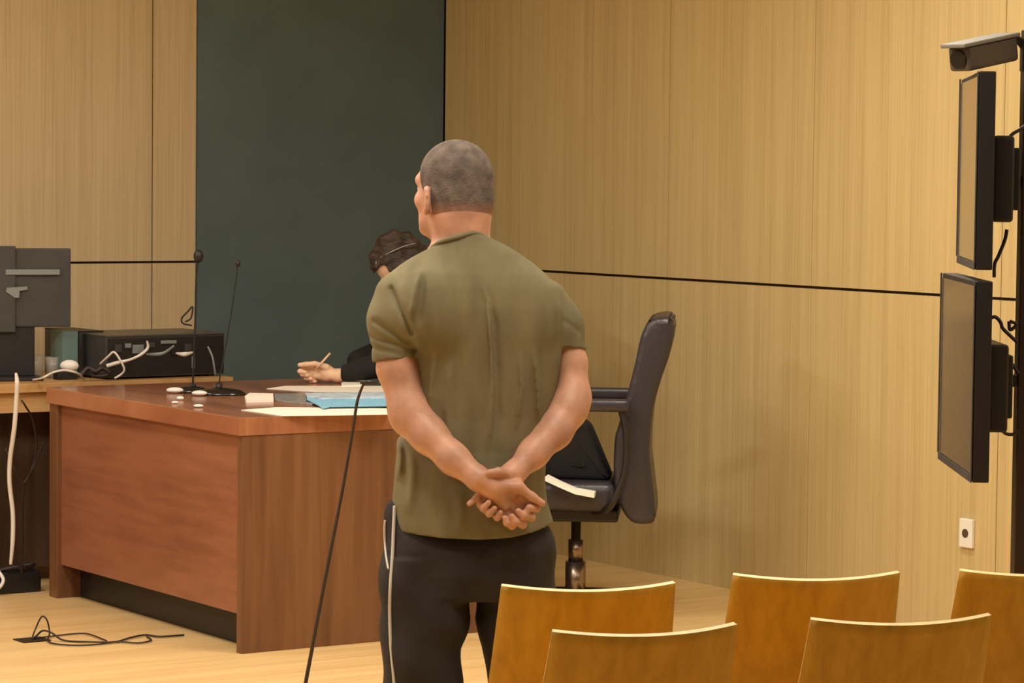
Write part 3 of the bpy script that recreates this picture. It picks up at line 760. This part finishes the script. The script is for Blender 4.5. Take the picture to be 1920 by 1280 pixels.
def part_sheet(name, pix, z0, th, m, parent):
    pts = [atz(px, py, z0+th)-parent.location for px, py in pix]
    return MB().prism([(p.x, p.y) for p in pts], z0-parent.location.z, z0-parent.location.z+th).build(name, m, parent)
part_sheet('cover', [(575, 738), (735, 738), (740, 759), (620, 761), (606, 764), (596, 758), (575, 748)], DH+.007, .004, M['blue'], fr)
part_sheet('inner_sheets', [(572, 736), (735, 734), (738, 744), (600, 746), (576, 743)], DH+.0115, .005, mat('pale_blue_paper', (196, 212, 226), .6, var=.12, scale=30), fr)
part_sheet('cover', [(574, 735), (745, 735), (745, 762), (612, 764), (574, 752)], DH+.003, .0035, M['blackgloss'], fr)

# ------------------------------------------------------------------ desk microphones
def mic(base_px, pts, dep, label, rb, ball, wx=1.6, gr_=.0038):
    b = atz(*base_px, DH); r = empty('desk_microphone', (b.x, b.y, DH), 0, label, 'microphone', 'desk microphones')
    MB().lathe([(rb, 0), (rb, .006), (rb*.8, .018), (rb*.3, .026), (.0, .027)], M4=Matrix.Diagonal((wx, 1, 1, 1))).build('base', M['blackgloss'], r)
    q = [at(px, py, dep)-r.location for px, py in pts]
    MB().tube([q[0]-Vector((0, 0, .0)), q[0]*.5+q[1]*.5], [.014, .012], smooth=False).build('socket', M['black'], r)
    MB().tube(q, gr_, seg=8).build('gooseneck', M['black'], r)
    c = q[-1]; MB().lathe([(ball*math.sin(math.pi*k/12), -1.35*ball*math.cos(math.pi*k/12)) for k in range(13)], c=c, seg=20).build('windscreen', M['black'], r)
b1 = atz(352, 733, DH)
mic((355, 736), [(361, 731), (362, 708), (366, 600), (368, 520), (372, 480)], b1.y, 'tall black gooseneck microphone with round foam tip in front of the equipment box', .045, .019)
b2 = atz(410, 739, DH)
mic((412, 740), [(409, 733), (413, 704), (428, 620), (439, 550), (446, 494)], b2.y, 'black gooseneck microphone on wide oval base, right of the taller one', .062, .010, gr_=.0026)
for (px, py, w_, h_, lb, mm) in ((328, 737, .050, .022, 'white earpiece left of the taller microphone base', 'white'), (374, 742, .044, .020, 'white earpiece against the wide oval microphone base', 'white'),
                             (338, 750, .020, .014, 'small cream plug in front of the taller microphone', 'white'), (328, 757, .018, .010, 'smaller cream plug nearest the front desk edge, left of its pair', 'white'), (372, 764, .026, .012, 'flat cream cap lying alone near the front desk edge', 'white')):
    c = atz(px, py, DH)
    o = MB().lathe([(w_/2*math.sin(math.pi*k/10)+.0005, h_/2-h_/2*math.cos(math.pi*k/10)) for k in range(11)], seg=20, M4=Matrix.Diagonal((1.3, .9, 1, 1))).build('earpiece', M[mm]); o.location = (c.x, c.y, DH+.0005)
    tag(o, lb, 'earpiece', 'small white pieces on the desk')

# ------------------------------------------------------------------ equipment on the side desk
nr, rr = atz(203, 712, DH), atz(420, 704, DH)
dv = (rr-nr); wbox = dv.length; ang = math.atan2(dv.y, dv.x)
av = empty('amplifier', (nr.x, nr.y, DH), ang, 'black rack equipment box with rear sockets and tangled cables on the side desk', 'amplifier')
bh = .172
MB().box(-.012, wbox, 0, .34, .008, bh, bev=.003).build('case', M['darkgrey'], av)
MB().box(-.002, wbox-.004, -.003, -.0005, .014, bh-.008).build('rear_panel', M['black'], av)
MB().box(-.014, wbox+.002, -.004, .345, bh, bh+.006).build('lid', mat('lid_grey', (104, 100, 92), .4, .5), av)
for x in (.03, wbox-.05):
    MB().box(x-.015, x+.015, .02, .05, 0, .008).build('foot', M['black'], av)
for (x, z, a, b, m) in ((.04, .125, .03, .03, 'darkgrey'), (.085, .135, .026, .018, 'grey'), (.13, .12, .05, .035, 'grey'), (.19, .135, .03, .02, 'darkgrey'), (.27, .145, .07, .014, 'grey'), (.30, .105, .03, .03, 'black'), (.36, .12, .03, .03, 'darkgrey'), (.385, .06, .012, .05, 'grey')):
    if x < wbox-.03: MB().box(x-a/2, x+a/2, -.012, -.003, z-b/2, z+b/2, bev=.002).build('socket', M[m], av)
left_side = empty('equipment_case', atz(148, 707, DH).xy.to_3d()+Vector((0, 0, DH)), ang, 'smooth dark grey box at the left end of the socketed equipment', 'equipment box')
MB().box(0, .112, .0, .30, .0, .182, bev=.004).build('case', M['darkgrey'], left_side)
MB().box(-.001, .113, -.001, .30, .182, .186).build('lid', M['black'], left_side)
tb = atz(128, 712, DH)
tl = MB().box(-.033, .033, 0, .12, 0, .19, bev=.003).build('carton', M['teal']); tl.location = (tb.x-.002, tb.y+.07, DH); tl.rotation_euler = (0, 0, TH)
tag(tl, 'small teal grey carton standing beside the dark equipment boxes', 'carton')
# white mouse on a small dark switch box
sb = atz(128, 712, DH)
sw = MB().box(-.045, .04, -.0, .05, 0, .032, bev=.004).build('adapter', M['black']); sw.location = (sb.x, sb.y+.005, DH); sw.rotation_euler = (0, 0, TH)
tag(sw, 'black power adapter under the white mouse', 'adapter')
ms = MB().lathe([(.034*math.sin(math.pi*k/12)+.0005, .023-.023*math.cos(math.pi*k/12)) for k in range(13)], seg=24, M4=Matrix.Diagonal((1.1, .75, 1, 1))).build('computer_mouse', M['white']); ms.location = (sb.x, sb.y+.03, DH+.032)
tag(ms, 'bright white rounded computer mouse in front of the teal carton', 'computer mouse')
# cables (world coordinates)
def cable(name, pts, r, m, label, cat='cable', group=None):
    c = Vector(pts[0]); mb = MB().tube([Vector(p)-c for p in pts], r, seg=8); o = mb.build(name, m); o.location = c
    return tag(o, label, cat, group)
Yc = nr.y-.03
cable('cable', [at(276, 640, nr.y+.06), at(277, 652, Yc-.02), at(265, 664, Yc-.04), at(244, 674, Yc-.05), at(220, 680, Yc-.04), at(200, 686, Yc-.04)], [.004, .006, .006, .005, .008, .008], M['cable_w'], 'thick white cable curving down from the equipment box sockets', group='cables around the equipment')
cable('cable', [at(188, 682, Yc), at(203, 668, Yc-.04), at(214, 660, Yc-.05), at(226, 676, Yc-.05), at(233, 692, Yc-.04), at(228, 701, Yc-.03), at(215, 709, Yc-.03)], .0045, M['cable_w'], 'white cable looping in an arch before the equipment box', group='cables around the equipment')
cable('cable', [at(275, 664, Yc-.005), at(296, 664, Yc-.03), at(310, 660, Yc-.03), at(326, 648, Yc+.02)], [.004, .008, .006, .004], M['grey'], 'grey cable plugged slantwise into the middle of the equipment box', group='cables around the equipment')
cable('cable', [at(330, 662, Yc+.02), at(346, 664, Yc-.01), at(363, 660, Yc+.03)], [.003, .010, .003], M['cable_w'], 'short white plug bulging from the right side of the equipment box', group='cables around the equipment')
cable('cable', [at(390, 650, Yc+.09), at(398, 668, Yc+.06), at(402, 690, Yc+.06), at(404, 703, Yc+.07)], .004, M['grey'], 'grey cable hanging down at right end of the equipment box', group='cables around the equipment')
cable('cable', [at(150, 706, Yc-.1), at(165, 690, Yc-.08), at(180, 696, Yc-.08), at(192, 690, Yc-.07), at(205, 700, Yc-.06), at(190, 705, Yc-.06), at(172, 703, Yc-.07)], .010, M['cable'], 'black tangled cable heap at the foot of the equipment boxes', group='cables around the equipment')
cable('cable', [atz(62, 712, DH+.006), at(80, 708, 11.34), at(100, 698, 11.36), at(122, 694, 11.38), at(146, 700, 11.42), atz(156, 710, DH+.006)], .0045, M['cable_w'], 'pale cable arching over the side desk below the mouse', group='cables around the equipment')
cable('cable', [at(372-12, 610, 12.03), at(343, 606, 12.03), at(341, 596, 12.03), at(352, 584, 12.03), at(361, 575, 12.03), at(358, 596, 12.03), at(347, 603, 12.03)], .0035, M['cable'], 'bent dark wire loop standing on the equipment box by the microphone', group='cables around the equipment')
# clear cups
for (px, py, w_, h_, lb) in ((24, 712, .05, .085, 'clear tumbler leftmost on the side desk at picture edge'), (61, 711, .034, .092, 'tall clear tumbler in the middle of the three on the side desk'), (95, 710, .033, .085, 'clear tumbler nearest the teal carton')):
    c = atz(px, py, DH); r = w_
    o = MB().lathe([(r*.82, 0), (r, h_), (r-.003, h_), (r*.82-.003, .004), (0.001, .004)], seg=28).build('tumbler', M['glass']); o.location = (c.x, c.y+.06, DH)
    tag(o, lb, 'glass', 'clear tumblers on the side desk')
# monitor, back to us
mc = at(8, 540, 11.62)
mon = empty('monitor', (mc.x, mc.y, DH), TH-.25, 'dark computer monitor seen from behind at the left picture edge', 'monitor')
zt, zb = at(60, 466, 11.6).z-DH, at(60, 614, 11.6).z-DH
MB().box(-.26, .262, -.02, .02, zb, zt, bev=.006).build('housing', M['darkgrey'], mon)
MB().box(-.20, .040, -.032, -.021, zb-.02, zt+.010, bev=.004).build('rear_cover', M['darkgrey'], mon)
MB().box(.0, .215, -.037, -.0215, zt-.105, zt-.083, bev=.003).build('reflection_strip', M['grey'], mon)  # grey reflection on the monitor back, modelled as a lighter strip
mb = MB().prism([(.005, zt-.155), (.085, zt-.150), (.085, zt-.163), (.055, zt-.168), (.052, zt-.195), (.035, zt-.195), (.0, zt-.17)], -.037, -.031, M4=Matrix.Rotation(math.pi/2, 4, 'X') @ Matrix.Translation((0, 0, 0)))
mb.bm.transform(Matrix.Diagonal((1, -1, 1, 1))); mb.build('cable_clip', M['grey'], mon)
MB().box(-.03, .12, -.01, .02, .015, zb+.02, bev=.004).build('stand', M['black'], mon)
MB().box(-.12, .14, -.1, .09, 0, .015, bev=.004).build('foot', M['black'], mon)
# white hose and dark cables in front of the side desk
cable('cable', [at(30, 700, 11.20), at(32, 716, 11.17), at(31, 745, 11.18), at(27, 800, 11.2), at(19, 860, 11.24), at(18, 905, 11.25), at(24, 960, 11.25), at(24, 1010, 11.24), at(20, 1058, 11.24)], [.005]+[.009]*7+[.006], M['cable_w'], 'thick white cable hanging from the side desk to the floor', group='cables hanging from the side desk')
cable('cable', [at(40, 750, 11.25), at(47, 760, 11.25), at(62, 790, 11.3), at(68, 850, 11.33), at(45, 905, 11.3), at(28, 880, 11.29), at(10, 840, 11.3)], .004, M['cable'], 'thin dark cable drooping in a V below the side desk', group='cables hanging from the side desk')
cable('cable', [at(80, 830, 11.3), at(66, 870, 11.31), at(44, 915, 11.31), at(42, 990, 11.31), at(40, 1075, 11.29)], .004, M['cable'], 'thin dark cable falling straight behind the white cable', group='cables hanging from the side desk')
pb = atz(36, 1112, 0)
pbx = empty('power_supply', (pb.x, pb.y, 0), TH, 'black power unit with bundled leads on floor under side desk', 'power supply')
MB().box(-.22, .095, 0, .10, 0, .085, bev=.012).build('case', M['black'], pbx, smooth=False)
MB().tube([(-.07, .03, .09), (-.02, -.005, .105), (.03, .0, .10), (.075, .03, .105), (.03, .05, .10), (-.02, .045, .098)], .008).build('lead', M['cable'], pbx)
MB().tube([(-.14, -.02, .02), (-.10, -.03, .03), (-.075, -.02, .06), (-.08, .02, .092)], .007).build('lead', M['white'], pbx)
# loop of cable on the floor
def Fz(px, py, z=.006): return atz(px, py, z)
fp = [Fz(345, 1190), Fz(300, 1193), Fz(272, 1190), Fz(245, 1195), Fz(215, 1203), Fz(170, 1203), Fz(120, 1200), Fz(97, 1186, .03), Fz(80, 1182, .035), Fz(68, 1192, .015), Fz(60, 1197)]
cable('cable', fp, .0035, M['cable'], 'thin dark cable snaking on the floor and under the cherry desk', group='cable loops on the floor')
cable('cable', [Fz(60, 1197), at(66, 1180, 10.28), at(78, 1156, 10.28), at(88, 1162, 10.28), at(93, 1185, 10.28), Fz(92, 1203), Fz(130, 1209), Fz(180, 1208), Fz(220, 1203), Fz(260, 1205), Fz(283, 1200), Fz(275, 1193)], .003, M['cable'], 'thin dark cable rising in a tall loop off the floor', group='cable loops on the floor')
cable('cable', [Fz(60, 1197), Fz(100, 1192), Fz(150, 1187), Fz(172, 1190), Fz(200, 1201)], .0028, M['cable'], 'short dark cable lying flat between the floor loops', group='cable loops on the floor')
fpn = atz(58, 1199, 0)
o = MB().box(-.055, .05, -.06, .03, .0, .004).build('floor_outlet', M['cable']); o.location = fpn; o.rotation_euler = (0, 0, TH); tag(o, 'dark flat floor outlet plate where the cable loops start', 'floor outlet')

# ------------------------------------------------------------------ floor-standing microphone pole in front of the desk
PY_ = 8.6
ft = at(540, 1420, PY_)
base = at(537, 1430, PY_); kz = [at(683, 716, PY_), at(670, 752, PY_), at(661, 810, PY_), at(640, 930, PY_), at(610, 1085, PY_), at(573, 1280, PY_)]
end = kz[-1] + (kz[-1]-kz[-2])*((kz[-1].z-.02)/(kz[-2].z-kz[-1].z))
st = empty('microphone_stand', (end.x, end.y, 0), 0, 'thin dark leaning microphone pole standing left of the man, before the desk', 'microphone stand')
MB().tube([p-st.location for p in kz]+[end-st.location], [.0035, .0045, .0045, .005, .0055, .006, .007], seg=10).build('pole', M['cable'], st)
MB().lathe([(.11, 0), (.11, .01), (.03, .022), (.012, .04)]).build('base', M['black'], st)
h0 = kz[0]-st.location
MB().tube([h0+Vector((-.012, 0, .0)), h0+Vector((.008, 0, 0)), h0+Vector((.03, .01, -.002))], [.006, .006, .005], smooth=False).build('microphone', M['black'], st)

# ------------------------------------------------------------------ wall socket
ws = onwall(1816, 999); wr = empty('wall_socket', ws, TH, 'white wall socket low on the right wood wall', 'wall socket')
MB().box(-.016, 0, -.034, .034, -.052, .052, bev=.004).build('faceplate', M['white'], wr)
MB().lathe([(.016, -.001), (.016, .001)], M4=Matrix.Translation((-.0165, 0, 0)) @ Matrix.Rotation(math.pi/2, 4, 'Y')).build('socket_hole', M['brass'], wr)

# ------------------------------------------------------------------ screens on a pole
def tv(near_x, far_x, ytop, ybot, Yn, label):
    a = at(near_x, ybot, Yn); Yf = Yn+.60; b = at(far_x, ybot, Yf); d = Vector((b.x-a.x, b.y-a.y, 0)); L = d.length
    h = at(near_x, ytop, Yn).z-a.z
    r = empty('television', a, math.atan2(d.y, d.x), label, 'television', 'televisions on the pole')   # local x runs away, local y to the left (screen side)
    MB().box(0, L, -.040, 0, 0, h, bev=.004).build('housing', M['black'], r)
    MB().box(.012, L-.012, .0005, .002, .02, h-.012).build('screen', M['screen'], r)
    MB().box(.0, L, .002, .004, 0, .018).build('bezel', M['darkgrey'], r)
    MB().box(.0, .012, .002, .004, .018, h).build('bezel', M['darkgrey'], r)
    MB().box(L-.010, L, .002, .006, .018, h).build('bezel', M['darkgrey'], r)
    MB().box(.06, L-.12, -.092, -.041, h*.24, h*.68, bev=.010).build('rear_cover', M['black'], r)
    MB().box(.12, L-.2, -.112, -.091, h*.30, h*.62, bev=.006).build('mount_plate', M['black'], r)
    return r, a, h, L
t1, a1, h1, L1 = tv(1829, 1796, 133, 506, 7.0, 'upper of two flat black screens mounted on the pole, seen edge on')
t2, a2, h2, L2 = tv(1823, 1760, 527, 905, 7.0, 'lower of two flat black screens mounted on the pole, seen edge on')
PX = at(1917, 700, 7.3)
pole = empty('screen_stand', (PX.x+.012, PX.y, 0), 0, 'tall dark brown pole carrying both screens at the right picture edge', 'screen stand')
MB().box(-.028, .028, -.03, .03, .02, 2.02, bev=.004).build('pole', mat('dark_bronze', (48, 34, 26), .4), pole)
MB().box(-.3, .3, -.25, .25, 0, .02, bev=.004).build('base', M['black'], pole)
for zz_ in (a1.z+h1*.48, a2.z+h2*.5):
    MB().box(-.075, -.027, -.025, .025, zz_-.03, zz_+.0, bev=.003).build('bracket', M['black'], pole)
Z = lambda px, py, Y=7.25: at(px, py, Y)
for pts, lb in (([Z(1858, 150), Z(1862, 175), Z(1861, 260), Z(1858, 272)], 'dark cable running down the back of the upper screen'),
                ([Z(1888, 262), Z(1900, 250), Z(1912, 243), Z(1922, 236)], 'dark cable between the upper screen and the pole'),
                ([Z(1888, 430), Z(1884, 450), Z(1872, 480), Z(1865, 495), Z(1864, 520)], 'short dark cable hanging under the upper screen'),
                ([Z(1854, 598), Z(1866, 594), Z(1876, 604), Z(1880, 615), Z(1895, 630), Z(1908, 642)], 'dark cable arching from the lower screen to the pole'),
                ([Z(1892, 602), Z(1894, 618), Z(1906, 608), Z(1893, 602)], 'small cable loop beside the pole above the lower mount'),
                ([Z(1862, 650), Z(1884, 660), Z(1896, 680), Z(1910, 700)], 'cable bundle behind the middle of the lower screen'),
                ([Z(1872, 800), Z(1885, 812), Z(1898, 814), Z(1910, 808)], 'thin dark cable drooping under the lower screen mount')):
    cable('cable', pts, .0045, M['cable'], lb, group='cables behind the televisions')
MB_ = MB().box(-.03, .03, -.05, .05, -.035, .035, bev=.008)
# ------------------------------------------------------------------ security camera
cb, ce_ = at(1797, 104, 7.15), at(1890, 84, 7.3)
ax = (cb-ce_); Lc = ax.length; xa = ax.normalized(); za = (hz-xa*hz.dot(xa)).normalized(); ya = za.cross(xa)
Mc = Matrix((xa, ya, za)).transposed().to_4x4()
cr = empty('security_camera', ce_, 0, 'grey bullet security camera with sun shield above the upper screen', 'security camera')
MB().box(-.0, Lc, -.032, .032, -.040, .022, bev=.012, M4=Mc).build('camera_body', mat('camera_grey', (80, 72, 64), .5), cr)
MB().box(-.005, Lc+.022, -.037, .037, .020, .030, bev=.004, M4=Mc).build('sun_shield', mat('shield_grey', (128, 124, 116), .5), cr)
MB().lathe([(.024, 0), (.022, .006)], seg=24, M4=Mc @ Matrix.Translation((Lc-.001, 0, -.010)) @ Matrix.Rotation(math.pi/2, 4, 'Y')).build('lens', M['blackgloss'], cr)
MB().tube([Vector((0, 0, 0)), at(1908, 74, 7.3)-ce_, at(1922, 88, 7.3)-ce_], .012, smooth=False).build('mount_arm', M['darkgrey'], cr)
MB().box(-.004, .03, -.02, .02, -.05, .02, M4=Matrix.Translation(at(1918, 95, 7.3)-ce_)).build('mount_bracket', M['black'], cr)
